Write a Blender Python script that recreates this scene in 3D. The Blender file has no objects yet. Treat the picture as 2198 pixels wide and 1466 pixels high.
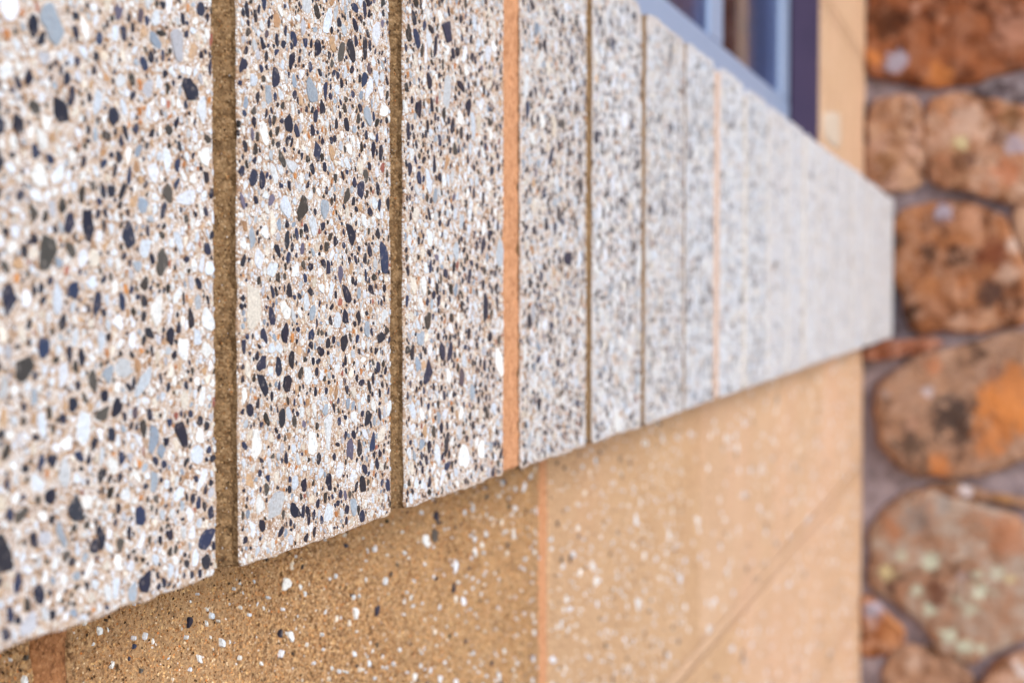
import bpy, bmesh, math, random
import numpy as np
from mathutils import Vector, Matrix

random.seed(7)
rng = np.random.default_rng(11)
SC = bpy.context.scene
COL = SC.collection

# ------------------------------------------------------------------ camera
EYE = 0.95                       # eye height
F_PX, CX, CY = 3053.0, 1099.0, 733.0
TH = math.atan(1081.0 / F_PX)    # camera turned towards the wall
PITCH = math.atan(104.0 / F_PX)  # looking slightly down
camd = bpy.data.cameras.new('camera'); cam = bpy.data.objects.new('camera', camd)
COL.objects.link(cam); SC.camera = cam
fwd = Vector((math.cos(TH) * math.cos(PITCH), math.sin(TH) * math.cos(PITCH), -math.sin(PITCH)))
right = Vector((math.sin(TH), -math.cos(TH), 0)).normalized()
up = right.cross(fwd).normalized()
cam.matrix_world = Matrix.Translation((0, 0, EYE)) @ Matrix((right, up, -fwd)).transposed().to_4x4()
camd.sensor_width = 36.0; camd.lens = 50.0
camd.clip_start = 0.01; camd.clip_end = 500
camd.dof.use_dof = True; camd.dof.focus_distance = 0.395; camd.dof.aperture_fstop = 13.5

# ------------------------------------------------------------------ sky, sun, exposure
SUN_EL, SUN_AZ = math.radians(27), math.radians(-117)   # azimuth of the direction TO the sun, from +x
world = bpy.data.worlds.new('World'); SC.world = world; world.use_nodes = True
wn = world.node_tree.nodes; wl = world.node_tree.links
bg = wn['Background']; sky = wn.new('ShaderNodeTexSky'); sky.sky_type = 'NISHITA'
sky.sun_disc = False; sky.sun_elevation = SUN_EL; sky.sun_rotation = math.radians(90) - SUN_AZ
sky.dust_density = 1.0; sky.ozone_density = 1.4; sky.air_density = 1.0
wl.new(sky.outputs[0], bg.inputs[0]); bg.inputs[1].default_value = 0.15
sund = bpy.data.lights.new('sun', 'SUN'); sun = bpy.data.objects.new('sun', sund); COL.objects.link(sun)
sund.energy = 1.25; sund.angle = math.radians(28); sund.color = (1.0, 0.965, 0.92)
sdir = Vector((math.cos(SUN_AZ) * math.cos(SUN_EL), math.sin(SUN_AZ) * math.cos(SUN_EL), math.sin(SUN_EL)))
sun.rotation_euler = sdir.to_track_quat('Z', 'Y').to_euler(); sun.location = sdir * 20
SC.view_settings.view_transform = 'Standard'; SC.view_settings.look = 'None'
SC.view_settings.gamma = 1.0; SC.view_settings.use_curve_mapping = False
SC.view_settings.exposure = 0.84

# ------------------------------------------------------------------ measured planes
D = 0.1786            # sill face
DW = 0.224            # tan wall face
DG = 0.263            # window frame face
SX = 2.275            # mortar plane of the stone wall
SILL_Z0, SILL_Z1 = EYE - 0.0675, EYE + 0.1433
PITCH_S = 0.1003
J1 = 0.2985           # first joint in view

def ray(px, py):
    v = fwd * F_PX + right * (px - CX) - up * (py - CY)
    return v
def on_y(px, py, y):
    v = ray(px, py); t = y / v.y
    return Vector((0, 0, EYE)) + v * t
def on_x(px, py, x):
    v = ray(px, py); t = x / v.x
    return Vector((0, 0, EYE)) + v * t
def project(p):
    q = Vector(p) - Vector((0, 0, EYE)); z = q.dot(fwd)
    if z <= 0.02: return None
    return (CX + F_PX * q.dot(right) / z, CY - F_PX * q.dot(up) / z, z)

# ------------------------------------------------------------------ numpy noise
def _hash(ix, iy, seed):
    n = (ix.astype(np.int64) * 374761393 + iy.astype(np.int64) * 668265263 + seed * 1442695041) & 0xFFFFFFFF
    n = ((n ^ (n >> 13)) * 1274126177) & 0xFFFFFFFF
    n = n ^ (n >> 16)
    return (n & 0xFFFFFF) / float(0xFFFFFF)
def vnoise(x, y, seed=0):
    ix, iy = np.floor(x), np.floor(y); fx, fy = x - ix, y - iy
    fx = fx * fx * (3 - 2 * fx); fy = fy * fy * (3 - 2 * fy)
    a = _hash(ix, iy, seed); b = _hash(ix + 1, iy, seed); c = _hash(ix, iy + 1, seed); d = _hash(ix + 1, iy + 1, seed)
    return (a * (1 - fx) + b * fx) * (1 - fy) + (c * (1 - fx) + d * fx) * fy - 0.5
def fbm(x, y, seed=0, octaves=3):
    t = 0; a = 1.0
    for o in range(octaves):
        t = t + a * vnoise(x * 2 ** o, y * 2 ** o, seed + o * 17); a *= 0.55
    return t

# ------------------------------------------------------------------ object helpers
def lin(r, g, b):
    f = lambda c: (c / 255 / 12.92) if c / 255 <= 0.04045 else ((c / 255 + 0.055) / 1.055) ** 2.4
    return (f(r), f(g), f(b), 1.0)
def thing(name, label, cat, loc, group=None):
    o = bpy.data.objects.new(name, None); COL.objects.link(o); o.location = loc
    o.empty_display_size = 0.05
    o['label'] = label; o['category'] = cat
    o['kind'] = 'thing'
    if group: o['group'] = group
    return o
def mesh_obj(name, verts, faces, mat, parent=None, smooth=False, cols=None, origin=(0, 0, 0), label=None, kind=None):
    """verts in world space; the object keeps its own origin"""
    me = bpy.data.meshes.new(name)
    ox, oy, oz = origin
    v = np.asarray(verts, dtype=float) - np.array([ox, oy, oz])
    me.from_pydata(v.tolist(), [], faces)
    if smooth: me.polygons.foreach_set('use_smooth', [True] * len(me.polygons))
    if cols is not None:
        ca = me.color_attributes.new('tint', 'FLOAT_COLOR', 'POINT')
        ca.data.foreach_set('color', np.asarray(cols, dtype=np.float32).ravel())
    me.materials.append(mat); me.update()
    o = bpy.data.objects.new(name, me); COL.objects.link(o)
    if parent is not None:
        po = Vector((0, 0, 0)); q = parent
        while q is not None: po += q.location; q = q.parent
        o.parent = parent; o.location = Vector(origin) - po
    else:
        o.location = origin
    if label: o['label'] = label
    if kind: o['kind'] = kind
    return o
def box_vf(x0, x1, y0, y1, z0, z1, b=0.0):
    """box with chamfered edges as verts / faces"""
    bm = bmesh.new(); bmesh.ops.create_cube(bm, size=1.0)
    for v in bm.verts:
        v.co = Vector(((x0 + x1) / 2 + v.co.x * (x1 - x0), (y0 + y1) / 2 + v.co.y * (y1 - y0), (z0 + z1) / 2 + v.co.z * (z1 - z0)))
    if b > 0: bmesh.ops.bevel(bm, geom=bm.edges[:], offset=b, segments=2, affect='EDGES', profile=0.6)
    bm.verts.index_update()
    vs = [tuple(v.co) for v in bm.verts]; fs = [[v.index for v in f.verts] for f in bm.faces]; bm.free()
    return vs, fs
def box(name, x0, x1, y0, y1, z0, z1, mat, parent=None, b=0.0, label=None, kind=None):
    vs, fs = box_vf(x0, x1, y0, y1, z0, z1, b)
    return mesh_obj(name, vs, fs, mat, parent, origin=((x0 + x1) / 2, (y0 + y1) / 2, z0), label=label, kind=kind)

# ------------------------------------------------------------------ materials
class NT:
    def __init__(s, name):
        s.m = bpy.data.materials.new(name); s.m.use_nodes = True
        s.n = s.m.node_tree.nodes; s.l = s.m.node_tree.links
        s.b = s.n['Principled BSDF']; s.out = s.n['Material Output']
        s.pos = s.n.new('ShaderNodeNewGeometry').outputs['Position']
    def link(s, a, b): s.l.new(a, b)
    def noise(s, scale, detail=4, rough=0.6, off=0, vec=None, dist=0.0):
        n = s.n.new('ShaderNodeTexNoise'); n.inputs['Scale'].default_value = scale
        n.inputs['Detail'].default_value = detail; n.inputs['Roughness'].default_value = rough
        n.inputs['Distortion'].default_value = dist
        src = vec if vec is not None else s.pos
        if off:
            a = s.n.new('ShaderNodeVectorMath'); a.operation = 'ADD'; a.inputs[1].default_value = (off, off * 1.7, off * 0.6)
            s.link(src, a.inputs[0]); src = a.outputs[0]
        s.link(src, n.inputs['Vector']); return n.outputs['Fac']
    def vor(s, scale, feature='F1', off=0):
        n = s.n.new('ShaderNodeTexVoronoi'); n.feature = feature; n.inputs['Scale'].default_value = scale
        src = s.pos
        if off:
            a = s.n.new('ShaderNodeVectorMath'); a.operation = 'ADD'; a.inputs[1].default_value = (off, off, off)
            s.link(src, a.inputs[0]); src = a.outputs[0]
        s.link(src, n.inputs['Vector']); return n
    def ramp(s, fac, stops, const=False):
        r = s.n.new('ShaderNodeValToRGB'); cr = r.color_ramp
        if const: cr.interpolation = 'CONSTANT'
        while len(cr.elements) > 1: cr.elements.remove(cr.elements[0])
        cr.elements[0].position = stops[0][0]; cr.elements[0].color = stops[0][1]
        for p, c in stops[1:]:
            e = cr.elements.new(p); e.color = c
        s.link(fac, r.inputs[0]); return r.outputs[0]
    def mix(s, fac, a, b, mode='MIX'):
        m = s.n.new('ShaderNodeMix'); m.data_type = 'RGBA'; m.blend_type = mode; m.clamp_factor = True
        for sock, v in ((m.inputs[0], fac), (m.inputs[6], a), (m.inputs[7], b)):
            if isinstance(v, (float, int)): sock.default_value = v
            elif isinstance(v, tuple): sock.default_value = v
            else: s.link(v, sock)
        return m.outputs[2]
    def rng(s, v, a, b, c=0.0, d=1.0):
        m = s.n.new('ShaderNodeMapRange'); m.inputs[1].default_value = a; m.inputs[2].default_value = b
        m.inputs[3].default_value = c; m.inputs[4].default_value = d; s.link(v, m.inputs[0]); return m.outputs[0]
    def math(s, op, a, b=0.0):
        m = s.n.new('ShaderNodeMath'); m.operation = op
        for sock, v in ((m.inputs[0], a), (m.inputs[1], b)):
            if isinstance(v, (float, int)): sock.default_value = v
            else: s.link(v, sock)
        return m.outputs[0]
    def sep(s, c):
        n = s.n.new('ShaderNodeSeparateColor'); s.link(c, n.inputs[0]); return n.outputs[0]
    def attr(s, name):
        n = s.n.new('ShaderNodeAttribute'); n.attribute_name = name; return n.outputs['Color']
    def bump(s, h, dist, strength=1.0):
        b = s.n.new('ShaderNodeBump'); b.inputs['Distance'].default_value = dist; b.inputs['Strength'].default_value = strength
        s.link(h, b.inputs['Height']); s.link(b.outputs[0], s.b.inputs['Normal'])
    def done(s, col, rough=0.8, spec=0.3):
        if isinstance(col, tuple): s.b.inputs['Base Color'].default_value = col
        else: s.link(col, s.b.inputs['Base Color'])
        if isinstance(rough, float): s.b.inputs['Roughness'].default_value = rough
        else: s.link(rough, s.b.inputs['Roughness'])
        s.b.inputs['Specular IOR Level'].default_value = spec
        return s.m
G = lambda v: (v, v, v, 1.0)

def mat_face(name, matrix_a, matrix_b, tanc):
    t = NT(name)
    v1 = t.vor(1300); v2 = t.vor(1300, 'DISTANCE_TO_EDGE')
    grain = t.ramp(t.sep(v1.outputs['Color']), [
        (0.0, lin(226, 227, 230)), (0.26, tanc), (0.40, lin(222, 222, 224)), (0.56, lin(170, 134, 104)),
        (0.66, lin(214, 204, 198)), (0.84, lin(138, 102, 72)), (0.91, lin(66, 58, 60)), (0.95, lin(230, 232, 236))], True)
    mtx = t.mix(t.rng(t.noise(300, 4), 0.35, 0.65), matrix_a, matrix_b)
    c = t.mix(t.rng(v2.outputs['Distance'], 0.05, 0.2), mtx, grain)
    c = t.mix(t.rng(t.noise(9, 3), 0.35, 0.75, 0.0, 0.2), c, matrix_b)
    h = t.math('ADD', t.math('MULTIPLY', t.rng(v2.outputs['Distance'], 0.0, 0.2), 0.6), t.math('MULTIPLY', t.noise(2200, 2), 0.6))
    t.bump(h, 0.0004, 0.8)
    return t.done(c, 0.46, 0.5)
def mat_pebble():
    t = NT('polished_pebble')
    a = t.attr('tint')
    v = t.rng(t.noise(1300, 5, 0.75), 0.32, 0.68, 0.66, 1.22)
    c = t.mix(1.0, a, v, 'MULTIPLY')
    sp = t.vor(1500); fl = t.rng(t.sep(sp.outputs['Color']), 0.90, 0.97, 0.0, 0.4)
    c = t.mix(fl, c, lin(150, 140, 135))
    t.bump(t.noise(1600, 3), 0.00012, 0.6)
    return t.done(c, 0.42, 0.5)
def mat_sand(name, dark, mid, light, grain=1500, amp=0.0006, pit=0.5):
    t = NT(name)
    n1 = t.noise(420, 5, 0.7); n2 = t.noise(35, 3, 0.6, 3.1)
    c = t.ramp(n1, [(0.30, dark), (0.52, mid), (0.74, light)])
    c = t.mix(t.rng(n2, 0.35, 0.7, 0.0, 0.35), c, mid)
    v = t.vor(grain); g = t.sep(v.outputs['Color'])
    c = t.mix(t.rng(g, 0.84, 0.9, 0.0, 0.55), c, light)
    c = t.mix(t.rng(g, 0.10, 0.06, 0.0, pit), c, dark)
    h = t.math('ADD', t.math('MULTIPLY', v.outputs['Distance'], -0.5), t.noise(700, 4, 0.7))
    t.bump(h, amp, 0.9)
    return t.done(c, 0.92, 0.15)
def mat_wall(name, dark, mid, light, pink, contrast=1.0):
    t = NT(name)
    n1 = t.noise(700, 5, 0.8); n2 = t.noise(14, 4, 0.6, 5.3); n3 = t.noise(5, 3, 0.5, 9.1); n4 = t.noise(200, 4, 0.6, 2.7)
    v = t.vor(1050); g = t.sep(v.outputs['Color'])
    pitc = tuple((1 - 0.65 * contrast) * q for q in dark[:3]) + (1,)
    gold = tuple(a * b for a, b in zip(light[:3], (1 + 0.08 * (contrast > 0.8), 1.0, 0.86 + 0.14 * (contrast < 0.8)))) + (1,)
    c = t.ramp(n1, [(0.39, pitc), (0.45, dark), (0.50, mid), (0.60, light)])
    gr = t.ramp(g, [(0.0, pitc), (0.05 * contrast, dark), (0.22, mid), (0.62, light), (0.86, gold), (0.95, pink)], True)
    c = t.mix(0.5, c, gr)
    c = t.mix(t.rng(n2, 0.42, 0.72, 0.0, 0.4), c, light)
    c = t.mix(t.rng(n3, 0.46, 0.70, 0.0, 0.5), c, pink)
    c = t.mix(t.rng(n4, 0.36, 0.28, 0.0, 0.8 * contrast), c, pitc)
    h = t.math('ADD', n1, t.math('ADD', t.math('MULTIPLY', n4, 0.7), t.math('MULTIPLY', v.outputs['Distance'], -0.6)))
    t.bump(h, 0.0011, 1.0)
    return t.done(c, 0.93, 0.15)
def face_sheen_step(k):  # far steps paler and bluer: grazing sky sheen put into the colour
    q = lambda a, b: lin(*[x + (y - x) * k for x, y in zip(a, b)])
    return mat_face(('ground_face_concrete', 'faint_sheen_face_concrete', 'mid_sheen_face_concrete', 'full_sheen_face_concrete')[round(k * 3)],
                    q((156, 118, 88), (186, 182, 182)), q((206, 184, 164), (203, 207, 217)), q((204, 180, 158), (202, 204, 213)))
M_FACES = [face_sheen_step(k) for k in (0, 1 / 3, 2 / 3, 1)]; M_PEB = mat_pebble()
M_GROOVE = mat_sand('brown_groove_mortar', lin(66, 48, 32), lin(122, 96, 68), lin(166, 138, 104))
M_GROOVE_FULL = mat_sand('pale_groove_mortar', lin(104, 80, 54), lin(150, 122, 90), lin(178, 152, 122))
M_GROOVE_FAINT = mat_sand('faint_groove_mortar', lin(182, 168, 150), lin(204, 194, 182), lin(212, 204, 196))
M_ORANGE = mat_sand('orange_mortar', lin(146, 98, 68), lin(188, 136, 100), lin(204, 154, 118), 1100, 0.0003, 0.25)
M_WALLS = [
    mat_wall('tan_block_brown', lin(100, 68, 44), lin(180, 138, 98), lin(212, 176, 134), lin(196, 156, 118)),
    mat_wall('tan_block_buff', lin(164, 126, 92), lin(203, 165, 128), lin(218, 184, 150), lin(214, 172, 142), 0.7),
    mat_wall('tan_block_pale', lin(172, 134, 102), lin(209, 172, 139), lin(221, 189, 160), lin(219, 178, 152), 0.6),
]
M_JOINT_FAINT = M_WALLS[2]   # mortar matched to the blocks
M_ORANGE_DULL = mat_sand('dull_orange_mortar', lin(104, 66, 42), lin(160, 110, 74), lin(190, 140, 100), 1100, 0.0008, 0.5)
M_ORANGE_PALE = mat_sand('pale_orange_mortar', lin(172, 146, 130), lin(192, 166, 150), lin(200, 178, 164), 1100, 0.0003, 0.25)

# ------------------------------------------------------------------ aggregate chips
PALETTE = {
    'white': [(232, 237, 242), (222, 230, 240), (238, 240, 240), (212, 222, 236), (228, 234, 246)],
    'blue': [(182, 190, 200), (164, 176, 190), (200, 204, 210), (146, 160, 178), (190, 192, 202)],
    'navy': [(36, 42, 64), (30, 34, 52), (44, 50, 74), (26, 32, 54), (40, 42, 54), (40, 54, 86)],
    'char': [(58, 54, 52), (70, 66, 62), (46, 44, 42), (84, 80, 76)],
    'cream': [(230, 222, 210), (222, 210, 194), (236, 228, 216)],
    'tan': [(196, 160, 124), (180, 140, 104), (206, 172, 140)],
    'purple': [(92, 80, 90), (98, 94, 116), (116, 110, 132)],
    'red': [(150, 84, 70), (176, 112, 92)],
    'orange': [(206, 140, 80), (190, 124, 70)],
}
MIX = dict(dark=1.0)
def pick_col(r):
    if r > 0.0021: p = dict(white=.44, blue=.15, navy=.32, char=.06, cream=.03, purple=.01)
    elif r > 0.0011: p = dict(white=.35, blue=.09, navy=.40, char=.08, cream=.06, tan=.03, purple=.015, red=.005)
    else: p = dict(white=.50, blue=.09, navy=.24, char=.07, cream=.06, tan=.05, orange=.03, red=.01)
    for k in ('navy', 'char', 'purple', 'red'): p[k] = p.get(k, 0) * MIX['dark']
    k = rng.choice(list(p), p=np.array(list(p.values())) / sum(p.values()))
    c = np.array(lin(*PALETTE[k][rng.integers(len(PALETTE[k]))]))
    c[:3] *= rng.uniform(0.72, 0.92)
    return np.minimum(c, 0.95), k
def pick_wall_col(r):
    k = rng.choice(['white', 'navy', 'cream', 'char'], p=[.74, .12, .08, .06])
    return np.array(lin(*PALETTE[k][rng.integers(len(PALETTE[k]))])), k
def chip_outline(r, aspect_v=1.12):
    n = int(rng.integers(8, 13)) if r > 0.0018 else (int(rng.integers(6, 9)) if r > 0.001 else int(rng.integers(5, 7)))
    a = np.sort((np.arange(n) + rng.uniform(-0.36, 0.36, n)) * 2 * np.pi / n)
    asp = rng.uniform(1.0, 1.6) if (r > 0.003 or rng.random() < 0.82) else rng.uniform(1.6, 2.3)
    rad = rng.uniform(0.74, 1.16, n) * (1 + 0.16 * np.cos(2 * a + rng.uniform(0, 6.3)) + 0.12 * np.cos(3 * a + rng.uniform(0, 6.3)))
    x = np.cos(a) * rad * r / math.sqrt(asp); y = np.sin(a) * rad * r * math.sqrt(asp)
    th = rng.normal(0, 0.7)
    p = np.stack([x * np.cos(th) - y * np.sin(th), (x * np.sin(th) + y * np.cos(th)) * aspect_v], 1)
    if r > 0.0009:                                        # take the sharpest corners off
        k = rng.uniform(0.10, 0.24); q = np.roll(p, -1, 0)
        p = np.stack([p * (1 - k) + q * k, p * k + q * (1 - k)], 1).reshape(-1, 2)
    return p
PX = 0.00025
def pack(w, h, specs, picker, gap=0.0001, asp=1.12):
    """fills a w x h face with chips, largest first: list of (outline, centre, colour, radius)"""
    nx, nz = int(w / PX) + 2, int(h / PX) + 2
    occ = np.zeros((nx, nz), bool); out = []
    for r0, r1, count, tries in specs:
        placed = 0
        for _ in range(int(count * tries)):
            if placed >= count: break
            r = r0 + (r1 - r0) * rng.random() ** 1.6
            cx, cz = rng.uniform(0, w), rng.uniform(0, h)
            if occ[int(cx / PX), int(cz / PX)]: continue
            p = chip_outline(r, asp)
            lo = p.min(0) + (cx, cz); hi = p.max(0) + (cx, cz)
            if lo[0] < 0.0002 or lo[1] < 0.0002 or hi[0] > w - 0.0002 or hi[1] > h - 0.0002: continue
            i0, j0 = int((lo[0] - gap) / PX), int((lo[1] - gap) / PX); i1, j1 = int((hi[0] + gap) / PX) + 1, int((hi[1] + gap) / PX) + 1
            i0 = max(i0, 0); j0 = max(j0, 0)
            gx = (np.arange(i0, i1) + 0.5) * PX - cx; gz = (np.arange(j0, j1) + 0.5) * PX - cz
            ang = np.arctan2(gz[None, :], gx[:, None]); rr = np.hypot(gx[:, None], gz[None, :])
            pa = np.arctan2(p[:, 1], p[:, 0]); pr = np.hypot(p[:, 0], p[:, 1]); o = np.argsort(pa)
            lim = np.interp(ang, pa[o], pr[o], period=2 * np.pi) + gap
            m = rr < lim
            sub = occ[i0:i1, j0:j1]; m = m[:sub.shape[0], :sub.shape[1]]
            if (sub & m).any(): continue
            sub |= m; placed += 1
            c, k = picker(r); out.append((p, (cx, cz), c, r, k))
    return out
def chip_geo(ch, x0, z0, yf, proud):
    p, (cx, cz), c, r, k = ch
    n = len(p); e = proud * rng.uniform(0.4, 2.0); ins = 1 - min(0.16, 0.00018 / r)
    tx, tz = rng.normal(0, 0.05, 2)
    top = [(x0 + cx + q[0] * ins, yf - e + q[0] * tx + q[1] * tz, z0 + cz + q[1] * ins) for q in p]
    bot = [(x0 + cx + q[0], yf + 0.0005, z0 + cz + q[1]) for q in p]
    fs = [list(range(n))] + [[i, i + n, (i + 1) % n + n, (i + 1) % n] for i in range(n)]
    return top + bot, fs, [c] * (2 * n)
def chips_mesh(name, items, parent, origin, kind='stuff', label=None):
    V, Fc, Cc = [], [], []
    for v, f, c in items:
        b = len(V); V += v; Cc += c; Fc += [[i + b for i in q] for q in f]
    return mesh_obj(name, V, Fc, M_PEB, parent, cols=Cc, origin=origin, kind=kind, label=label)

# ------------------------------------------------------------------ gridded pieces
FRONTS = []
def grid_piece(name, x0, x1, z0, z1, yf, yb, res, amp, freq, mat, parent, rnd=0.002, seed=0, prof=None, label=None, pits=0.0):
    """a solid whose front face is a displaced grid (towards -y)"""
    nx = max(2, int(round((x1 - x0) / res)) + 1); nz = max(2, int(round((z1 - z0) / res)) + 1)
    xs = np.linspace(x0, x1, nx); zs = np.linspace(z0, z1, nz)
    X, Z = np.meshgrid(xs, zs, indexing='ij')
    d = np.minimum(np.minimum(X - x0, x1 - X), np.minimum(Z - z0, z1 - Z))
    rr = np.clip(1 - d / max(rnd, 1e-6), 0, 1); Y = yf + rnd * (1 - np.sqrt(np.clip(1 - rr ** 2, 0, 1)))
    Y = Y + amp * fbm(X * freq, Z * freq, seed)
    if res < 0.0012: FRONTS.append((x0, x1, z0, z1, yf, amp, freq, seed, pits, prof, parent))
    if pits: Y = Y + pits * np.clip(vnoise(X * freq * 0.7, Z * freq * 0.7, seed + 99) - 0.28, 0, 1) * 4
    if prof is not None: Y = Y + prof((X - x0) / (x1 - x0))
    V = np.stack([X, Y, Z], -1).reshape(-1, 3)
    idx = np.arange(nx * nz).reshape(nx, nz)
    Fc = np.stack([idx[:-1, :-1], idx[1:, :-1], idx[1:, 1:], idx[:-1, 1:]], -1).reshape(-1, 4).tolist()
    per = np.concatenate([idx[:, 0], idx[-1, 1:], idx[::-1, -1][1:], idx[0, ::-1][1:-1]])
    back = V[per].copy(); back[:, 1] = yb; b = len(V); V = np.concatenate([V, back]); n = len(per)
    for i in range(n):
        j = (i + 1) % n; Fc.append([int(per[j]), int(per[i]), b + i, b + j])
    Fc.append([b + i for i in range(n)][::-1])
    return mesh_obj(name, V, Fc, mat, parent, smooth=True, origin=((x0 + x1) / 2, yf, z0), label=label)

def rib_outline(x0, x1, z0, z1, rt, rb, seed):
    pts = []
    def arc(cx, cz, r, a0, a1, n=7):
        for i in range(n + 1):
            a = a0 + (a1 - a0) * i / n; pts.append((cx + r * math.cos(a), cz + r * math.sin(a)))
    def line(ax, az, bx, bz, step=0.003):
        n = max(2, int(math.hypot(bx - ax, bz - az) / step))
        for i in range(1, n): pts.append((ax + (bx - ax) * i / n, az + (bz - az) * i / n))
    P = math.pi
    arc(x0 + rb, z0 + rb, rb, P, 1.5 * P, 4); line(x0 + rb, z0, x1 - rb, z0)
    arc(x1 - rb, z0 + rb, rb, 1.5 * P, 2 * P, 4); line(x1, z0 + rb, x1, z1 - rt)
    arc(x1 - rt, z1 - rt, rt, 0, 0.5 * P); line(x1 - rt, z1, x0 + rt, z1)
    arc(x0 + rt, z1 - rt, rt, 0.5 * P, P); line(x0, z1 - rt, x0, z0 + rb)
    p = np.array(pts); cx, cz = (x0 + x1) / 2, (z0 + z1) / 2
    # uneven arrises
    nrm = np.roll(p, -1, 0) - np.roll(p, 1, 0); nrm = np.stack([nrm[:, 1], -nrm[:, 0]], 1); nrm /= np.linalg.norm(nrm, axis=1)[:, None] + 1e-9
    jit = 0.0016 * vnoise(p[:, 0] * 140, p[:, 1] * 140, seed) + 0.0006 * vnoise(p[:, 0] * 45, p[:, 1] * 45, seed + 2) + 0.0006 * vnoise(p[:, 0] * 420, p[:, 1] * 420, seed + 5)
    return p + nrm * jit[:, None]
def rib(name, x0, x1, z0, z1, yf, yb, parent, seed, mats, label=None):
    p = rib_outline(x0, x1, z0, z1, 0.009, 0.0025, seed); n = len(p)
    c = p.mean(0); dirs = np.roll(p, -1, 0) - np.roll(p, 1, 0); dirs = np.stack([dirs[:, 1], -dirs[:, 0]], 1)
    dirs /= np.linalg.norm(dirs, axis=1)[:, None]
    V = []
    for ins, y in ((0.0005, yf), (0.00015, yf + 0.0002), (0.0, yf + 0.0007), (0.0, yb)):
        q = p - dirs * ins
        V += [(a, y, b) for a, b in q]
    Fc = [list(range(n))]
    for k in range(3):
        for i in range(n):
            j = (i + 1) % n; Fc.append([k * n + j, k * n + i, (k + 1) * n + i, (k + 1) * n + j])
    Fc.append(list(range(3 * n, 4 * n))[::-1])
    o = mesh_obj(name, V, Fc, mats[0], parent, origin=((x0 + x1) / 2, yf, z0), label=label)
    o.data.materials.append(mats[1])           # rough, mortar-smeared flanks
    for i in range(2 * n + 1, 3 * n + 1): o.data.polygons[i].material_index = 1
    return o

# ================================================================== ground
t = NT('ground_paving')
M_GROUND = None
c = t.mix(t.noise(3, 5), lin(168, 162, 154), lin(188, 182, 174)); t.bump(t.noise(60, 5), 0.003, 0.6); M_GROUND = t.done(c, 0.9, 0.2)
g = mesh_obj('ground', [(-150, -150, 0), (150, -150, 0), (150, 150, 0), (-150, 150, 0)], [[0, 1, 2, 3]], M_GROUND)
g['kind'] = 'structure'

# ================================================================== tan block wall
wall = thing('block_wall', 'tan rough concrete block wall with white chips and orange joints below the speckled sill', 'block wall', (0.8, DW, 0))
WX0, WX1 = -0.9, SX + 0.02
WB = DW + 0.19
VJ = on_y(1167, 1250, DW).x                 # upright joint of the first course
VL = VJ - on_y(112, 1425, DW).x             # spacing of the upright joints
HJ0 = EYE - 0.276                           # level of the first bed joint
JW = 0.007
COURSE = 0.2103
chip_wall_items = []
def wall_course(z0, z1, first, near, xa=WX0, xb=WX1, top=False):
    js = []
    x = first
    while x > xa + 0.06: x -= VL
    x += VL
    while x < xb - 0.06:
        js.append(x); x += VL
    edges = [xa] + js + [xb]
    for i in range(len(edges) - 1):
        a = edges[i] + (JW if i else 0); b = edges[i + 1] - (JW if i < len(edges) - 2 else 0)
        mid = (a + b) / 2
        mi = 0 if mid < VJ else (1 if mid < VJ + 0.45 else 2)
        res = 0.0011 if (near and b > 0.25 and a < 0.6) else (0.003 if (near and b > 0 and a < 1.1) else 0.008)
        if near and a < 0.4 < b: res = 0.0009
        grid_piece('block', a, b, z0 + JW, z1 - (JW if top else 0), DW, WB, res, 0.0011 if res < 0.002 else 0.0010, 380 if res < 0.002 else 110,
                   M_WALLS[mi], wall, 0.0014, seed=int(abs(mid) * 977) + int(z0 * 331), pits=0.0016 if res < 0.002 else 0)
    for x in js:
        near_j = near and 0 < x < 1
        grid_piece('mortar_joint', x - JW + 0.0002, x + JW - 0.0002, z0 + JW, z1 - (JW if top else 0), DW + 0.0004, WB - 0.01, 0.0012 if near_j else 0.007,
                   0.0008, 260, M_ORANGE_DULL if x < VJ - 0.1 else (M_ORANGE if x < VJ + 0.1 else M_JOINT_FAINT), wall, 0.0008, seed=int(abs(x) * 701) + 3)
    return js
# course behind the sill, then downwards to the ground
wall_course(HJ0, SILL_Z0 + 0.008, VJ, True)
z1 = HJ0; k = 0
while z1 > 0.02:
    z0 = max(0.0 - JW, z1 - COURSE)
    grid_piece('bed_joint', WX0, WX1, z1 - JW + 0.0002, z1 + JW - 0.0002, DW + 0.0004, WB - 0.01, 0.007, 0.0008, 200, M_JOINT_FAINT, wall, 0.0008, seed=int(z1 * 500))
    wall_course(z0, z1, VJ + (VL / 2 if k % 2 == 0 else 0.0), k == 0, top=True)
    z1 -= COURSE; k += 1
# wall beside the window: full height piers left and right, lintel on top
WIN_X1 = on_y(1765, 200, DW).x
WIN_X0 = -0.35
WIN_TOP = SILL_Z1 + COURSE * 5
for xa, xb in ((WIN_X1, WX1), (WX0, WIN_X0)):
    z = SILL_Z1
    for q in range(6):
        top = z + COURSE
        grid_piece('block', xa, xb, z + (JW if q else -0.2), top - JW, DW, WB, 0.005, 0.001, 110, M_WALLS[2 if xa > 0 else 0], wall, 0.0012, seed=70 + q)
        grid_piece('bed_joint', xa + 0.0005, xb, top - JW + 0.0002, top + JW - 0.0002, DW + 0.0004, WB - 0.01, 0.006, 0.0008, 200, M_JOINT_FAINT, wall, 0.0008, seed=90 + q)
        z = top
grid_piece('lintel', WIN_X0 + 0.002, WIN_X1 - 0.002, WIN_TOP, WIN_TOP + COURSE - JW, DW + 0.001, WB, 0.012, 0.001, 110, M_WALLS[1], wall, 0.003, seed=140)

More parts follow.
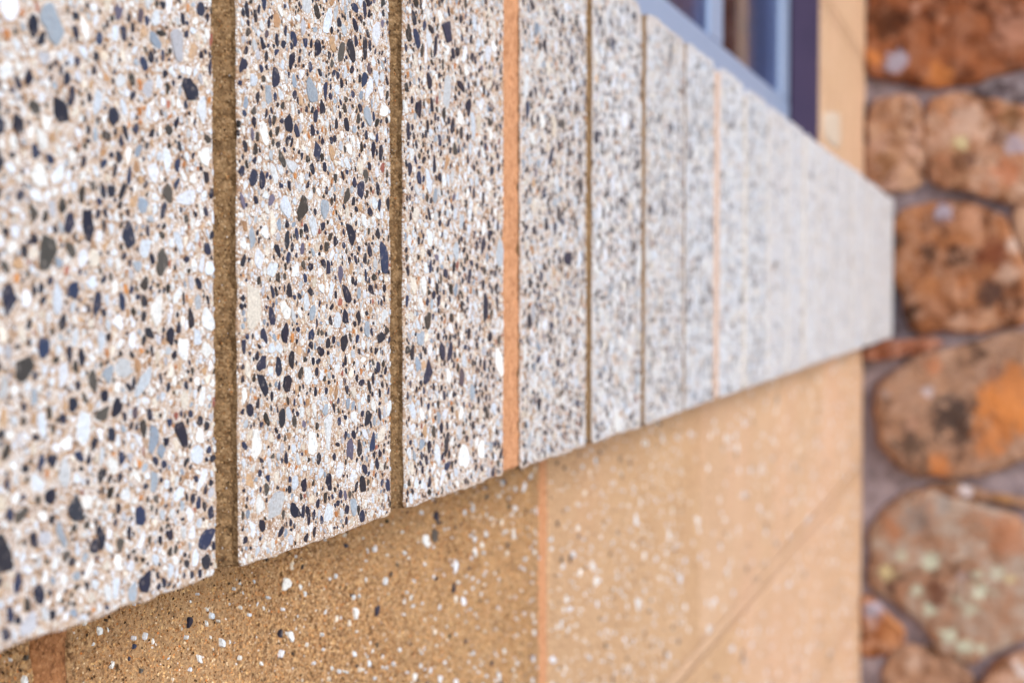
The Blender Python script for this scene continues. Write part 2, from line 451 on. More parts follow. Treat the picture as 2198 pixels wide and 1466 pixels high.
# white and black chips showing in the tan blocks
def wall_chips(xa, xb, za, zb, specs):
    for ch in pack(xb - xa, zb - za, specs, pick_wall_col, 0.0004):
        chip_wall_items.append((ch, xa, za))
for xa in np.arange(-0.5, 2.2, 0.1):
    xb = xa + 0.1
    if xa > -0.05 and xa < 0.9:
        sp = [(0.0024, 0.0036, 4, 6), (0.0013, 0.0024, 22, 4), (0.0008, 0.0014, 70, 3), (0.0004, 0.0008, 190, 3)]
    else:
        sp = [(0.0025, 0.0036, 6, 6), (0.0013, 0.0025, 30, 4)]
    wall_chips(xa, xb, HJ0 + 0.008, SILL_Z0 - 0.002, sp)
    wall_chips(xa, xb, HJ0 - COURSE + 0.008, HJ0 - 0.008, sp[:2])
    if xa > 0.9: wall_chips(xa, xb, HJ0 - 2 * COURSE + 0.008, HJ0 - COURSE - 0.008, sp[:2])
def shown(ch, xa, za, yf):
    q = project((xa + ch[1][0], yf, za + ch[1][1]))
    if q is None or not (0 < q[0] < 2198 and 0 < q[1] < 1466): return 0.0
    s = xa + ch[1][0]; fx = F_PX / q[2]
    return (ch[3] * 2 * fx) ** 2 * (yf / math.hypot(yf, s))
N_OWN = 260
order = sorted(range(len(chip_wall_items)), key=lambda i: -shown(*chip_wall_items[i], DW))
# keep chips off the joints
def clear(ch, xa):
    x = xa + ch[1][0]; d = abs((x - VJ + VL / 2) % VL - VL / 2)
    return d > JW + ch[3] * 1.5
rest = []; own = 0
for rank, i in enumerate(order):
    ch, xa, za = chip_wall_items[i]
    if not clear(ch, xa): continue
    v, f, cc = chip_geo(ch, xa, za, DW - 0.0002, 0.0004)
    if own < N_OWN and shown(ch, xa, za, DW) > 0:
        mesh_obj('pebble', v, f, M_PEB, wall, cols=cc, origin=(xa + ch[1][0], DW, za + ch[1][1])); own += 1
    else: rest.append((v, f, cc))
chips_mesh('small_pebbles', rest, wall, (0.8, DW, HJ0))

# ================================================================== sill course
sill = thing('sill_course', 'projecting course of pale speckled blocks with black and white pebbles, under the window', 'window sill', (0.9, D, SILL_Z0))
SEND = 2.256
joints = [0.2993 - 0.1 * i for i in range(8, 0, -1)] + [0.2993, 0.3989, 0.5044, 0.6066, 0.7036, 0.8008, 0.8952]
while joints[-1] + 0.0985 < SEND - 0.03: joints.append(joints[-1] + 0.0985)
HG, HO = 0.0052, 0.0098                       # half widths: brown groove, orange joint
is_orange = lambda x: (joints.index(x) - 10) % 4 == 0 if x in joints else False
SB = DW + 0.17
edges = [joints[0] - 0.09] + joints + [SEND]
all_chips = []
for i in range(len(edges) - 1):
    xa, xb = edges[i], edges[i + 1]
    a = xa + (0 if i == 0 else (HO if is_orange(xa) else HG)); b = xb - (0 if i == len(edges) - 2 else (HO if is_orange(xb) else HG))
    dz = rng.normal(0, 0.0005); dy = rng.normal(0, 0.0003)
    tone = rng.uniform(0.93, 1.04)
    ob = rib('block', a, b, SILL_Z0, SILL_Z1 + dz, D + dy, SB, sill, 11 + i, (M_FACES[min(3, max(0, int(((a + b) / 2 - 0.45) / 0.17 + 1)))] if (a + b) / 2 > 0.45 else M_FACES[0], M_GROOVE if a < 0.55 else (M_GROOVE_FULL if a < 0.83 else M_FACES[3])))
    w, h = b - a, SILL_Z1 - SILL_Z0
    MIX['dark'] = float(np.interp((a + b) / 2, [0.3, 0.5, 0.7, 0.9, 1.3], [1.0, 0.9, 0.6, 0.36, 0.22])) * rng.uniform(0.9, 1.1)  # fewer dark chips farther along: the grazing sheen painted into the chip mix
    if 0.12 < b and a < 0.75:
        sp = [(0.0032, 0.0050, 8, 12), (0.0020, 0.0032, 105, 16), (0.00105, 0.0020, 850, 14), (0.00065, 0.00105, 2600, 8), (0.00045, 0.00065, 2200, 4)]
    elif 0 < b and a < 1.0:
        sp = [(0.0032, 0.0052, 11, 12), (0.0021, 0.0032, 120, 12), (0.0012, 0.0021, 800, 10), (0.00065, 0.00115, 1600, 6)]
    else:
        sp = [(0.0036, 0.0050, 6, 10), (0.0022, 0.0036, 60, 8), (0.0013, 0.0022, 300, 6)]
    lv = rng.uniform(0.8, 1.2); sp = [(p, q, n * (lv if p > 0.002 else 1), tr) for p, q, n, tr in sp]
    s = w / 0.09
    for ch in pack(w, h - 0.003, [(p, q, int(n * s), tr) for p, q, n, tr in sp], pick_col):
        # leave the rounded upper corners free
        cx, cz = ch[1]; ex = min(cx, w - cx)
        if cz > h - 0.013 and ex < 0.011: continue
        ch[2][:3] *= tone
        all_chips.append((ch, a, SILL_Z0 + 0.0004, D + dy, ob))
big = sorted(range(len(all_chips)), key=lambda i: -shown(*all_chips[i][:3], all_chips[i][3]))
keep = set(big[:300]); rest = []
for i, (ch, a, z, yf, ob) in enumerate(all_chips):
    v, f, cc = chip_geo(ch, a, z, yf, 0.00016)
    if i in keep: mesh_obj('pebble', v, f, M_PEB, ob, cols=cc, origin=(a + ch[1][0], yf, z + ch[1][1]))
    else: rest.append((v, f, cc))
chips_mesh('small_pebbles', rest, sill, (0.9, D, SILL_Z0))
for n, x in enumerate(joints):
    if is_orange(x):
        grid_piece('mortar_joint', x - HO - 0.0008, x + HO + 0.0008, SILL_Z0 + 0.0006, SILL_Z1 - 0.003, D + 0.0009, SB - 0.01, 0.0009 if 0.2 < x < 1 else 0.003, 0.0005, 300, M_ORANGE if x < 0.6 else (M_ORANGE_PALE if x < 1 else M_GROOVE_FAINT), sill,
                   0.0008, seed=300 + n, pits=0.0012, label='flush orange mortar joint')
    else:
        near = 0.2 < x < 0.65
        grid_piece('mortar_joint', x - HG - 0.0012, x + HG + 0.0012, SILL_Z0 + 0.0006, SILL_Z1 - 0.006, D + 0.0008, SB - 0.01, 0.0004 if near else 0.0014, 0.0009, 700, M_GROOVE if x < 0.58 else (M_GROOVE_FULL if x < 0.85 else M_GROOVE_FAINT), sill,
                   0.0005, seed=400 + n, prof=lambda u, dp=(0.0034 if near else (0.0024 if x < 0.85 else 0.0003)): dp * np.clip((1 - u) / 0.34, 0, 1) ** 0.8, pits=0.0024, label='recessed brown mortar joint')

# ---- loose sand grains standing on the rough faces that are in focus
t = NT('sand_grain'); M_GRAIN = t.done(t.attr('tint'), 0.9, 0.12)
GCOL = np.array([lin(*c) for c in ((224, 186, 132), (204, 158, 108), (186, 140, 92), (160, 116, 74), (120, 84, 52), (84, 58, 38), (60, 46, 36), (232, 206, 168), (214, 140, 80), (226, 220, 212))])
GP = np.array([.14, .20, .20, .15, .10, .06, .04, .06, .03, .02])
def grains(front, dens, parent, r0, r1, umin=0.0, window=None, tone=1.0):
    x0, x1, z0, z1, yf, amp, freq, seed, pits, prof, _ = front
    a, b = x0 + 0.002 + (x1 - x0 - 0.002) * umin, x1 - 0.001
    c, d = z0 + 0.001, z1 - 0.001
    if window: a, b = max(a, window[0]), min(b, window[1]); c, d = max(c, window[2]), min(d, window[3])
    if b <= a or d <= c: return
    N = int(dens * (b - a) * (d - c))
    X = rng.uniform(a, b, N); Z = rng.uniform(c, d, N)
    Y = yf + amp * fbm(X * freq, Z * freq, seed)
    if pits: Y = Y + pits * np.clip(vnoise(X * freq * 0.7, Z * freq * 0.7, seed + 99) - 0.28, 0, 1) * 4
    if prof is not None: Y = Y + prof((X - x0) / (x1 - x0))
    r = rng.uniform(r0, r1, N) ** 1.0; k = 5
    ang = (np.arange(k)[None, :] * 2 * np.pi / k) + rng.uniform(0, 6.3, N)[:, None] + rng.uniform(-0.3, 0.3, (N, k))
    rr = r[:, None] * rng.uniform(0.7, 1.25, (N, k))
    ring = np.stack([X[:, None] + np.cos(ang) * rr, np.repeat((Y + 0.00008)[:, None], k, 1), Z[:, None] + np.sin(ang) * rr], -1)
    top = np.stack([X + rng.normal(0, 0.25, N) * r, Y - r * rng.uniform(0.35, 0.9, N), Z + rng.normal(0, 0.25, N) * r], -1)[:, None, :]
    V = np.concatenate([ring, top], 1).reshape(-1, 3)
    base = np.arange(N)[:, None, None] * (k + 1)
    tri = np.array([[i, k, (i + 1) % k] for i in range(k)])[None]
    Fc = (base + tri).reshape(-1, 3).tolist()
    col = GCOL[rng.choice(len(GCOL), N, p=GP / GP.sum())] * rng.uniform(0.76, 1.0, (N, 1)) * np.array([tone, tone * 0.98, tone, 1.0]); col[:, 3] = 1
    mesh_obj('sand_grains', V, Fc, M_GRAIN, parent, cols=np.repeat(col, k + 1, 0), origin=((x0 + x1) / 2, yf, z0), kind='stuff')
for fr in FRONTS:
    if fr[10] is wall and fr[1] - fr[0] > 0.05: grains(fr, 1.1e6, wall, 0.00022, 0.00055, 0.0, (0.24, 0.66, SILL_Z0 - 0.12, SILL_Z0))
    elif fr[10] is sill and fr[9] is not None and 0.25 < fr[0] < 0.5: grains(fr, 1.6e6, sill, 0.00016, 0.00038, 0.3, tone=0.58)

# ================================================================== window
win = thing('window', 'pale blue metal framed window with dark glass, above the speckled sill', 'window', ((WIN_X0 + WIN_X1) / 2, DG, SILL_Z1))
t = NT('pale_blue_metal'); c = t.mix(t.noise(30, 3), lin(140, 158, 188), lin(154, 170, 198)); M_FRAME = t.done(c, 0.42, 0.5); t.b.inputs['Metallic'].default_value = 0.25
t = NT('dark_purple_paint'); c = t.mix(t.noise(25, 3), lin(58, 46, 72), lin(76, 58, 84)); M_DARK = t.done(c, 0.55, 0.4)
def mat_glass():
    m = bpy.data.materials.new('dark_window_glass'); m.use_nodes = True; n = m.node_tree.nodes; l = m.node_tree.links
    n.clear(); o = n.new('ShaderNodeOutputMaterial'); tr = n.new('ShaderNodeBsdfTransparent'); gl = n.new('ShaderNodeBsdfGlossy'); mx = n.new('ShaderNodeMixShader')
    tr.inputs[0].default_value = (0.78, 0.8, 0.85, 1); gl.inputs[0].default_value = (0.75, 0.8, 1.0, 1); gl.inputs['Roughness'].default_value = 0.02
    fr = n.new('ShaderNodeFresnel'); fr.inputs[0].default_value = 1.33
    mu = n.new('ShaderNodeMath'); mu.operation = 'MULTIPLY'; mu.inputs[1].default_value = 0.45; l.new(fr.outputs[0], mu.inputs[0])
    l.new(mu.outputs[0], mx.inputs[0]); l.new(tr.outputs[0], mx.inputs[1]); l.new(gl.outputs[0], mx.inputs[2]); l.new(mx.outputs[0], o.inputs[0])
    return m
M_GLASS = mat_glass()
RAIL_Z = on_y(1620, 157, DG).z
ST0, ST1 = on_y(1677, 100, DG).x, on_y(1701, 100, DG).x
MU0, MU1 = on_y(1526, 60, DG).x, on_y(1554, 60, DG).x
FB = DG + 0.05
box('bottom_rail', WIN_X0, ST1, DG, FB, SILL_Z1 + 0.002, RAIL_Z, M_FRAME, win, 0.003)
box('top_rail', WIN_X0, ST1, DG, FB, WIN_TOP - 0.05, WIN_TOP - 0.002, M_FRAME, win, 0.003)
box('stile', ST0, ST1, DG + 0.0005, FB - 0.002, RAIL_Z + 0.0005, WIN_TOP - 0.0505, M_FRAME, win, 0.003)
box('stile', WIN_X0, WIN_X0 + 0.08, DG + 0.001, FB - 0.002, RAIL_Z + 0.0005, WIN_TOP - 0.0505, M_FRAME, win, 0.003)
box('mullion', MU0, MU1, DG + 0.0005, FB - 0.002, RAIL_Z + 0.0005, WIN_TOP - 0.0505, M_FRAME, win, 0.003)
for a, b in ((WIN_X0 + 0.0805, MU0 - 0.0005), (MU1 + 0.0005, ST0 - 0.0005)):
    box('glass_pane', a, b, DG + 0.004, DG + 0.008, RAIL_Z + 0.001, WIN_TOP - 0.051, M_GLASS, win)
box('jamb_lining', ST1 + 0.0005, WIN_X1 - 0.001, DG - 0.002, FB, SILL_Z1 + 0.002, WIN_TOP - 0.002, M_DARK, win, 0.001, label='dark purple painted lining beside the frame')
box('sash_lining', WIN_X1 - 0.006, WIN_X1 - 0.001, DW + 0.004, DG - 0.0025, SILL_Z1 + 0.002, WIN_TOP - 0.002, M_DARK, win, 0.0)
t = NT('beige_post_paint'); c = t.mix(t.noise(40, 3), lin(218, 182, 140), lin(230, 198, 160)); M_POST = t.done(c, 0.7, 0.3)
PA, PB = on_y(1586, 50, 0.285), on_y(1608, 50, 0.285)
post = thing('wooden_post', 'beige wooden post seen through the dark glass just right of the mullion', 'post', ((PA.x + PB.x) / 2, 0.31, 0.02))
vs, fs = box_vf(PA.x, PB.x, 0.285, 0.34, 0.02, 2.39, 0.004)
mesh_obj('shaft', vs, fs, M_POST, post, origin=((PA.x + PB.x) / 2, 0.31, 0.02))
t = NT('brown_post_paint'); c = t.mix(t.noise(40, 3), lin(72, 50, 38), lin(92, 66, 48)); M_POSTB = t.done(c, 0.8, 0.2)
box('side_board', PA.x - 0.012, PA.x - 0.0005, 0.287, 0.345, 0.02, 2.39, M_POSTB, post, 0.002, label='dark brown side board')
# dim room behind the glass
t = NT('dim_room_paint'); M_ROOM = t.done(lin(24, 28, 46), 0.9, 0.1)
r0, r1, rb = WIN_X0 - 0.3, 2.6, 1.6
rv = [(r0, WB + 0.002, 0.02), (r1, WB + 0.002, 0.02), (r1, rb, 0.02), (r0, rb, 0.02), (r0, WB + 0.002, 2.4), (r1, WB + 0.002, 2.4), (r1, rb, 2.4), (r0, rb, 2.4)]
room = mesh_obj('interior_wall', rv, [[0, 1, 2, 3], [7, 6, 5, 4], [1, 5, 6, 2], [2, 6, 7, 3], [3, 7, 4, 0]], M_ROOM); room['kind'] = 'structure'

# ================================================================== stone wall
stone_wall = thing('stone_wall', 'rust brown rubble stone wall with grey mortar at the end of the block wall', 'stone wall', (SX, -0.3, 0))
t = NT('grey_mauve_mortar'); n1 = t.noise(40, 5, 0.65)
c = t.ramp(n1, [(0.3, lin(116, 103, 106)), (0.55, lin(152, 137, 141)), (0.8, lin(176, 160, 162))]); t.bump(t.noise(260, 5, 0.7), 0.002, 0.8); M_MORT = t.done(c, 0.95, 0.15)
def mortar_sheet():
    y0, y1, z0, z1, res = -1.4, 0.42, 0.0, 2.5, 0.012
    ys = np.arange(y0, y1, res); zs = np.arange(z0, z1, res); Y, Z = np.meshgrid(ys, zs, indexing='ij')
    X = SX + 0.006 * fbm(Y * 30, Z * 30, 5)
    V = np.stack([X, Y, Z], -1).reshape(-1, 3); idx = np.arange(Y.size).reshape(Y.shape)
    Fc = np.stack([idx[:-1, :-1], idx[:-1, 1:], idx[1:, 1:], idx[1:, :-1]], -1).reshape(-1, 4).tolist()
    per = np.concatenate([idx[:, 0], idx[-1, 1:], idx[::-1, -1][1:], idx[0, ::-1][1:-1]])
    back = V[per].copy(); back[:, 0] = SX + 0.3; b = len(V); V = np.concatenate([V, back]); n = len(per)
    for i in range(n):
        j = (i + 1) % n; Fc.append([int(per[i]), int(per[j]), b + j, b + i])
    Fc.append([b + i for i in range(n)])
    mesh_obj('mortar', V, Fc, M_MORT, stone_wall, smooth=True, origin=(SX, -0.3, 0))
mortar_sheet()
def mat_stone(name, cols, seed, spots=(), sc=19):
    """cols: dark, mid, light; spots: (px, py, radius_px, colour, strength) weathered patches and lichen"""
    t = NT(name)
    n1 = t.noise(sc, 6, 0.68, seed, dist=0.6); n2 = t.noise(sc * 2.3, 5, 0.7, seed + 2.2); n3 = t.noise(90, 5, 0.7, seed + 1.3)
    c = t.ramp(n1, [(0.38, cols[0]), (0.47, cols[1]), (0.56, cols[2])])
    c = t.mix(t.rng(n2, 0.47, 0.62, 0.0, 0.8), c, cols[3] if len(cols) > 3 else cols[2])
    c = t.mix(t.rng(n3, 0.25, 0.8, 0.30, -0.1), c, cols[0])
    for (px, py, rp, colr, st) in spots:
        w = on_x(px, py, SX - 0.015); R = rp / 1388.0
        vm = t.n.new('ShaderNodeVectorMath'); vm.operation = 'DISTANCE'; vm.inputs[1].default_value = w
        t.link(t.pos, vm.inputs[0])
        dd = t.math('ADD', vm.outputs['Value'], t.math('MULTIPLY', t.math('SUBTRACT', t.noise(60, 5, 0.7, seed + px * 0.01), 0.5), R * 3.4))
        c = t.mix(t.rng(dd, R * 1.1, R * 0.6, 0.0, st), c, colr)
    hs = t.n.new('ShaderNodeHueSaturation'); hs.inputs['Saturation'].default_value = 0.96; t.link(c, hs.inputs['Color'])
    c = t.mix(1.0, hs.outputs[0], (0.88, 0.88, 0.88, 1.0), 'MULTIPLY')
    t.bump(t.math('ADD', n2, t.math('MULTIPLY', n3, 0.5)), 0.006, 0.8)
    return t.done(c, 0.85, 0.25)
def fcet(x, y, seed):
    # broken, planar faces: a few tilted planes meeting along ridges
    r = np.random.default_rng(seed * 7 + 1); h = np.full(np.shape(x), -9.0)
    for _ in range(5):
        a, b, c0 = r.normal(0, 0.22), r.normal(0, 0.22), r.uniform(-0.5, 0.1)
        h = np.maximum(h, c0 + a * np.sin(x * 0.4 + r.uniform(0, 6)) * 2 + b * np.sin(y * 0.4 + r.uniform(0, 6)) * 2)
    return h
def stone(out, mat, bulge=0.02, seed=0, label=None, pix=True):
    bulge *= 0.62
    P = [(lambda w: (w.y, w.z))(on_x(x, y, SX - 0.008)) for x, y in out] if pix else out
    P = np.array(P)
    for kk in ((0.16,) if pix else (0.2, 0.25)):
        q = np.roll(P, -1, 0); P = np.stack([P * (1 - kk) + q * kk, P * kk + q * (1 - kk)], 1).reshape(-1, 2)
    # even spacing round the outline
    seg = np.linalg.norm(np.roll(P, -1, 0) - P, axis=1); cum = np.concatenate([[0], np.cumsum(seg)]); n = 56
    tt = np.linspace(0, cum[-1], n, endpoint=False); PP = np.concatenate([P, P[:1]])
    P = np.stack([np.interp(tt, cum, PP[:, 0]), np.interp(tt, cum, PP[:, 1])], 1)
    c = P.mean(0)
    if pix: P = c + (P - c) * (1 + 0.0078 / np.linalg.norm(P - c, axis=1).mean())
    P = P * (1 + 0 * P)
    nv = P - c; nv = nv / np.linalg.norm(nv, axis=1)[:, None]
    P = P + nv * (0.009 * fbm(P[:, 0] * 38, P[:, 1] * 38, seed + 9))[:, None]
    rings = [(1.0, -0.012), (0.998, 0.3), (0.99, 0.55), (0.97, 0.76), (0.94, 0.88), (0.87, 0.95), (0.77, 0.98), (0.65, 1.0), (0.52, 1.01), (0.38, 1.02), (0.24, 1.03), (0.12, 1.03)]
    V = []
    for s, hgt in rings:
        q = c + (P - c) * s
        hh = bulge * hgt
        d = (0.018 * fcet(q[:, 0] * 22, q[:, 1] * 22, seed) + 0.006 * fbm(q[:, 0] * 75, q[:, 1] * 75, seed + 4)) * max(hgt, 0)
        x = SX - (hh if hgt > 0 else -0.015) - d
        V += np.stack([x, q[:, 0], q[:, 1]], 1).tolist()
    cc = c[None, :]; V.append([SX - bulge * 1.03 - float(0.018 * fcet(cc[:, 0] * 22, cc[:, 1] * 22, seed)[0] + 0.006 * fbm(cc[:, 0] * 75, cc[:, 1] * 75, seed + 4)[0]), c[0], c[1]])
    Fc = []
    for k in range(len(rings) - 1):
        for i in range(n):
            j = (i + 1) % n; Fc.append([k * n + i, k * n + j, (k + 1) * n + j, (k + 1) * n + i])
    b = (len(rings) - 1) * n
    for i in range(n): Fc.append([b + i, b + (i + 1) % n, len(V) - 1])
    return mesh_obj('stone', V, Fc, mat, stone_wall, smooth=True, origin=(SX, c[0], c[1]), label=label)
RUST = [lin(92, 50, 26), lin(164, 98, 54), lin(202, 136, 84), lin(208, 160, 130)]
PINK = [lin(116, 76, 50), lin(178, 128, 94), lin(208, 164, 132), lin(206, 166, 146)]
BRWN = [lin(92, 68, 56), lin(156, 116, 90), lin(194, 154, 128), lin(190, 142, 108)]
GREY = [lin(100, 76, 62), lin(172, 134, 108), lin(190, 170, 154), lin(186, 136, 104)]
LICH, YEL, LAV, ORG, DRK = lin(204, 210, 188), lin(214, 200, 150), lin(178, 170, 186), lin(222, 136, 60), lin(84, 62, 52)
stones = [
    ([(1875, -40), (1862, 40), (1862, 150), (1905, 166), (1960, 172), (2035, 184), (2075, 180), (2141, 160), (2215, 142), (2300, 120), (2310, -60), (2200, -130), (1980, -120)],
     [lin(66, 30, 10), lin(124, 64, 28), lin(168, 98, 54), lin(172, 116, 86)], 1.0, [(1900, 52, 44, lin(70, 34, 10), 0.8), (2180, 66, 44, lin(186, 130, 104), 0.8), (1967, 16, 12, lin(190, 140, 116), 0.8), (2022, 45, 12, lin(186, 130, 100), 0.7), (2040, 110, 26, lin(160, 92, 50), 0.7), (1922, 133, 24, LAV, 0.95), (1872, 122, 20, ORG, 0.7), (2017, 166, 30, ORG, 0.6), (2105, 20, 16, lin(84, 42, 18), 0.8)], 0.024, 'large dark rust stone at the top with a lavender spot'),
    ([(1868, 250), (1882, 224), (1925, 214), (1962, 222), (1972, 250), (1976, 295), (1985, 325), (1981, 388), (1952, 399), (1900, 404), (1870, 384), (1864, 320)],
     PINK, 2.0, [(1948, 240, 18, lin(208, 168, 142), 0.8), (1903, 346, 24, lin(150, 104, 66), 0.8), (1962, 318, 16, lin(212, 172, 150), 0.8), (1905, 275, 22, lin(182, 130, 92), 0.7), (1955, 372, 16, lin(206, 160, 126), 0.7)], 0.02, 'small pinkish upright stone beside the pier'),
    ([(1996, 220), (2060, 207), (2110, 216), (2200, 236), (2290, 260), (2300, 420), (2200, 440), (2150, 428), (2085, 408), (2025, 402), (2002, 388), (1998, 335), (1988, 290)],
     [lin(112, 72, 46), lin(180, 130, 94), lin(212, 172, 146), lin(184, 122, 84)], 3.0, [(2072, 256, 40, lin(208, 172, 150), 0.8), (2059, 311, 17, YEL, 0.95), (2087, 350, 22, lin(112, 76, 60), 0.8), (2147, 300, 26, lin(112, 76, 58), 0.8), (2186, 310, 26, LAV, 0.7), (2168, 255, 28, lin(120, 78, 40), 0.8), (2165, 374, 32, lin(190, 116, 76), 0.8), (2030, 225, 20, lin(196, 134, 88), 0.7)], 0.022, 'pinkish stone with a yellow lichen spot'),
    ([(2105, 193), (2150, 181), (2210, 186), (2240, 200), (2200, 212), (2130, 208)], [lin(74, 62, 66), lin(112, 96, 100), lin(150, 136, 138)], 4.0, [], 0.012, None),
    ([(1922, 500), (1934, 466), (1990, 446), (2060, 437), (2125, 450), (2162, 478), (2186, 540), (2205, 610), (2194, 690), (2150, 699), (2060, 706), (1952, 712), (1945, 650), (1926, 615), (1919, 560)],
     [lin(66, 38, 24), lin(140, 84, 48), lin(182, 116, 68), lin(200, 148, 116)], 5.0, [(1992, 543, 20, lin(84, 56, 42), 0.85), (2132, 548, 36, lin(120, 60, 32), 0.9), (2122, 632, 36, lin(78, 52, 44), 0.9), (2165, 588, 24, lin(200, 162, 138), 0.85), (2122, 688, 24, lin(204, 156, 122), 0.8), (2062, 693, 22, lin(204, 160, 132), 0.8), (2174, 530, 16, lin(210, 184, 168), 0.8), (2025, 458, 22, LAV, 0.8), (2085, 470, 24, lin(206, 150, 116), 0.7), (2070, 610, 16, lin(196, 120, 66), 0.7), (2010, 660, 24, lin(176, 120, 86), 0.7)], 0.022, 'rust stone level with the sill end'),
    ([(2186, 456), (2220, 440), (2300, 450), (2300, 560), (2220, 560), (2192, 510)], PINK, 6.0, [], 0.02, None),
    ([(1862, 752), (1900, 732), (1985, 727), (2018, 738), (1975, 757), (1915, 766), (1868, 768)], [lin(110, 60, 38), lin(160, 92, 58), lin(180, 124, 100)], 7.0, [], 0.012, 'thin rust stone just under the sill end'),
    ([(1884, 850), (1908, 812), (1988, 764), (2075, 746), (2150, 716), (2230, 716), (2310, 760), (2320, 940), (2200, 975), (2130, 1006), (2060, 1019), (1990, 1019), (1938, 1000), (1904, 958), (1892, 900)],
     BRWN, 8.0, [(2002, 786, 24, lin(190, 118, 76), 0.7), (2037, 894, 52, lin(74, 58, 52), 0.95), (2070, 930, 28, DRK, 0.8), (1952, 955, 32, lin(84, 66, 56), 0.85), (1992, 840, 13, lin(196, 178, 178), 0.9), (1900, 845, 14, lin(180, 160, 154), 0.7), (2160, 876, 62, ORG, 0.95), (2186, 826, 46, lin(214, 134, 70), 0.9), (2134, 940, 42, lin(206, 128, 66), 0.85), (2017, 1000, 28, lin(210, 130, 66), 0.9), (2105, 930, 14, lin(130, 84, 56), 0.8), (2135, 800, 22, lin(126, 92, 78), 0.7), (1960, 915, 18, lin(190, 146, 122), 0.7)], 0.026, 'big brown stone with a bright orange patch'),
    ([(2004, 1044), (2055, 1038), (2100, 1050), (2150, 1062), (2220, 1074), (2215, 1090), (2120, 1076), (2050, 1067), (2008, 1058)], [lin(92, 68, 56), lin(140, 100, 76), lin(176, 134, 104)], 9.0, [(2074, 1054, 15, lin(226, 214, 216), 0.9), (2150, 1066, 18, lin(190, 140, 90), 0.8)], 0.012, None),
    ([(1876, 1150), (1900, 1102), (1945, 1060), (1990, 1056), (2060, 1076), (2110, 1086), (2165, 1106), (2230, 1150), (2300, 1200), (2290, 1330), (2200, 1370), (2125, 1393), (2072, 1420), (2020, 1390), (1984, 1336), (1946, 1308), (1900, 1275), (1870, 1256), (1872, 1215)],
     GREY, 10.0, [(1972, 1113, 40, lin(152, 140, 134), 0.7), (2027, 1079, 20, lin(160, 150, 144), 0.7), (1920, 1130, 26, lin(190, 126, 86), 0.7), (2165, 1150, 48, lin(188, 122, 82), 0.7), (1997, 1203, 18, LICH, 0.95), (1937, 1193, 15, LICH, 0.7), (1905, 1228, 18, YEL, 0.85), (1967, 1263, 14, LICH, 0.85), (1995, 1308, 16, LICH, 0.95), (2037, 1362, 20, LICH, 1.0), (2074, 1387, 20, LICH, 1.0), (2104, 1392, 13, LICH, 0.8), (2102, 1233, 14, LICH, 0.8), (2099, 1266, 18, LICH, 0.9), (2080, 1303, 20, LICH, 0.7), (2052, 1283, 14, LICH, 0.5), (2142, 1233, 18, lin(204, 204, 184), 0.9), (2171, 1238, 14, YEL, 0.7), (2135, 1272, 12, LICH, 0.6), (2010, 1272, 28, lin(110, 66, 46), 0.85), (1915, 1262, 14, lin(92, 64, 54), 0.8), (2066, 1235, 14, lin(176, 160, 158), 0.7)], 0.026, 'large stone spotted with pale green lichen'),
    ([(1853, 1296), (1878, 1296), (1932, 1346), (1934, 1372), (1902, 1396), (1872, 1404), (1854, 1392)], RUST, 11.0, [(1875, 1312, 26, LAV, 0.95)], 0.018, 'small rust stone with a pale top beside the tan wall'),
    ([(1932, 1396), (1978, 1390), (2046, 1424), (2084, 1450), (2104, 1490), (2060, 1560), (1930, 1570), (1896, 1500), (1908, 1436)], BRWN, 12.0, [(1965, 1420, 20, lin(200, 170, 150), 0.7)], 0.02, None),
    ([(2112, 1476), (2146, 1424), (2200, 1392), (2290, 1390), (2300, 1520), (2180, 1570), (2118, 1540)], PINK, 13.0, [(2190, 1440, 24, lin(220, 210, 208), 0.8)], 0.02, None),
]
for i, (o, cols, sd, sp, bl, lb) in enumerate(stones):
    stone(o, mat_stone('stone_surface', cols, sd, sp), bl, 20 + i, lb)
# the same rubble carried on beyond the frame
gen = [mat_stone('stone_surface', cl, 31.0 + 3 * i) for i, cl in enumerate((RUST, PINK, BRWN, GREY))]
inside = [np.array([(lambda w: (w.y, w.z))(on_x(x, y, SX - 0.012)) for x, y in o[0]]) for o in stones]
boxes = [(p.min(0), p.max(0)) for p in inside]
def blocked(lo, hi):
    m = 0.012
    if any(lo[0] < b[1][0] + m and hi[0] > b[0][0] - m and lo[1] < b[1][1] + m and hi[1] > b[0][1] - m for b in boxes): return True
    return False
z = 0.03; row = 0; placed = []
while z < 2.42:
    rh = random.uniform(0.13, 0.2); y = DW - 0.012 - random.uniform(0, 0.03)
    while y > -1.35:
        w = random.uniform(0.13, 0.26); lo, hi = (y - w, z), (y, z + rh)
        vis = [project((SX, yy, zz)) for yy in (lo[0], hi[0]) for zz in (lo[1], hi[1])]
        in_view = any(q and 1780 < q[0] < 2198 and -10 < q[1] < 1476 for q in vis)
        if not blocked(lo, hi) and not in_view:
            cx, cz = y - w / 2, z + rh / 2; out = []
            n = 11
            for i in range(n):
                a = 2 * math.pi * i / n + random.uniform(-0.12, 0.12)
                k = (abs(math.cos(a)) ** 3.2 + abs(math.sin(a)) ** 3.2) ** (-1 / 3.2) * random.uniform(0.9, 1.02)
                out.append((cx + math.cos(a) * k * (w / 2 - 0.007), cz + math.sin(a) * k * (rh / 2 - 0.007)))
            placed.append(np.array(out))
            stone(out, random.choice(gen), random.uniform(0.016, 0.026), 200 + row * 20 + int(cx * 10), None, pix=False)
        y -= w
    z += rh; row += 1
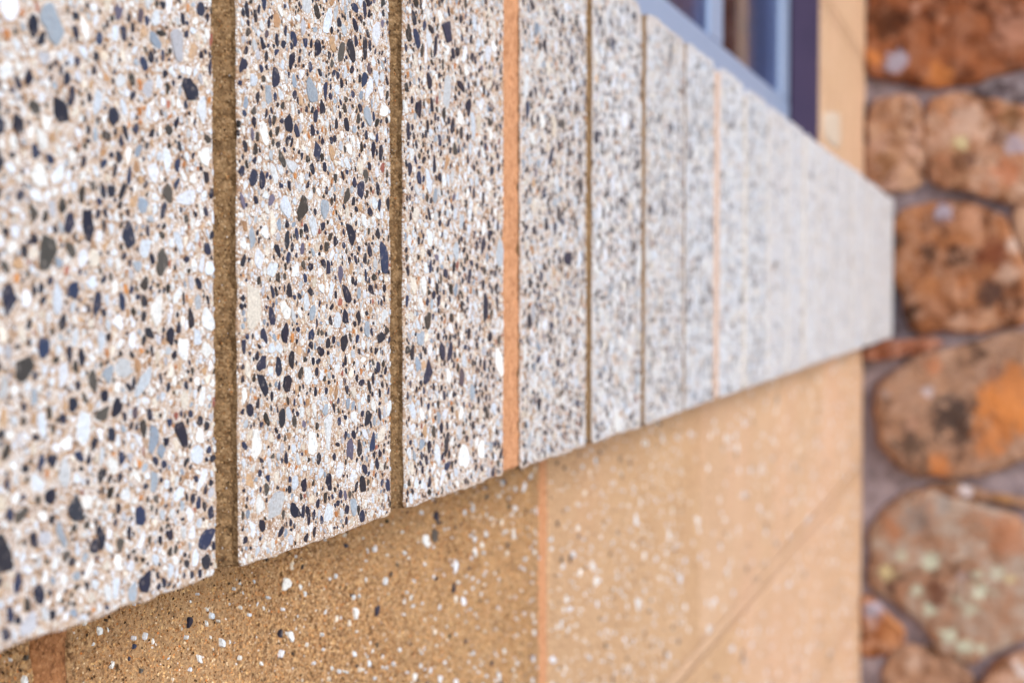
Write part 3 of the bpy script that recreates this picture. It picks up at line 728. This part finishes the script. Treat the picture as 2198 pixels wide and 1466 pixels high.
# smaller stones wedged into what is still open
pts = np.concatenate(inside + placed); polys = inside + placed
def within(P, c):
    x, y = P[:, 0], P[:, 1]; x2, y2 = np.roll(x, -1), np.roll(y, -1)
    m = (y > c[1]) != (y2 > c[1]); return bool((m & (c[0] < (x2 - x) * (c[1] - y) / (y2 - y + 1e-12) + x)).sum() % 2)
dense = lambda P: np.concatenate([P + (np.roll(P, -1, 0) - P) * f for f in (0, .25, .5, .75)])
pts = np.concatenate([dense(P) for P in polys])
nr = np.random.default_rng(5)
for rad, tries in ((0.075, 700), (0.055, 900), (0.04, 1200), (0.028, 1200)):
    for _ in range(tries):
        c = np.array([nr.uniform(-1.33, DW - 0.02), nr.uniform(0.04, 2.4)])
        if np.hypot(*(pts - c).T).min() < rad + 0.006 or c[0] + rad > DW - 0.008: continue
        if any(within(P, c) for P in polys): continue
        q = project((SX, c[0], c[1]))
        if q and 1780 < q[0] < 2198 + rad * 1300 and -rad * 1300 < q[1] < 1466 + rad * 1300: continue
        n = 10; out = []
        for i in range(n):
            a = 2 * math.pi * i / n + nr.uniform(-0.15, 0.15); k = rad * nr.uniform(0.94, 1.16)
            out.append((c[0] + math.cos(a) * k, c[1] + math.sin(a) * k))
        P = np.array(out); polys.append(P); pts = np.concatenate([pts, dense(P)])
        stone(out, gen[int(nr.integers(4))], nr.uniform(0.016, 0.026), int(nr.integers(1000, 9000)), None, pix=False)

# ------------------------------------------------------------------ small things
# pale patch of filler at the foot of the pier
M_FILL = mat_sand('pale_grey_filler', lin(160, 146, 132), lin(192, 176, 160), lin(204, 190, 176), 900, 0.0004, 0.2)
pf = [on_y(x, y, DW - 0.001) for x, y in ((1768, 252), (1772, 240), (1798, 240), (1804, 250), (1803, 275), (1806, 296), (1800, 322), (1790, 318), (1780, 308), (1770, 296))]
fx = np.array([(p.x, p.z) for p in pf])
for _ in range(2):
    q = np.roll(fx, -1, 0); fx = np.stack([fx * 0.75 + q * 0.25, fx * 0.25 + q * 0.75], 1).reshape(-1, 2)
n = len(fx); cc = fx.mean(0); V = []
for s, y in ((1.0, DW + 0.003), (0.97, DW - 0.0012), (0.8, DW - 0.0018), (0.4, DW - 0.002)):
    V += [(cc[0] + (a - cc[0]) * s, y, cc[1] + (b - cc[1]) * s) for a, b in fx]
Fc = [[k * n + i, k * n + (i + 1) % n, (k + 1) * n + (i + 1) % n, (k + 1) * n + i] for k in range(3) for i in range(n)] + [list(range(3 * n, 4 * n))]
mesh_obj('filler_patch', V, Fc, M_FILL, wall, smooth=True, origin=(cc[0], DW, cc[1]), label='pale grey filler at the foot of the pier')
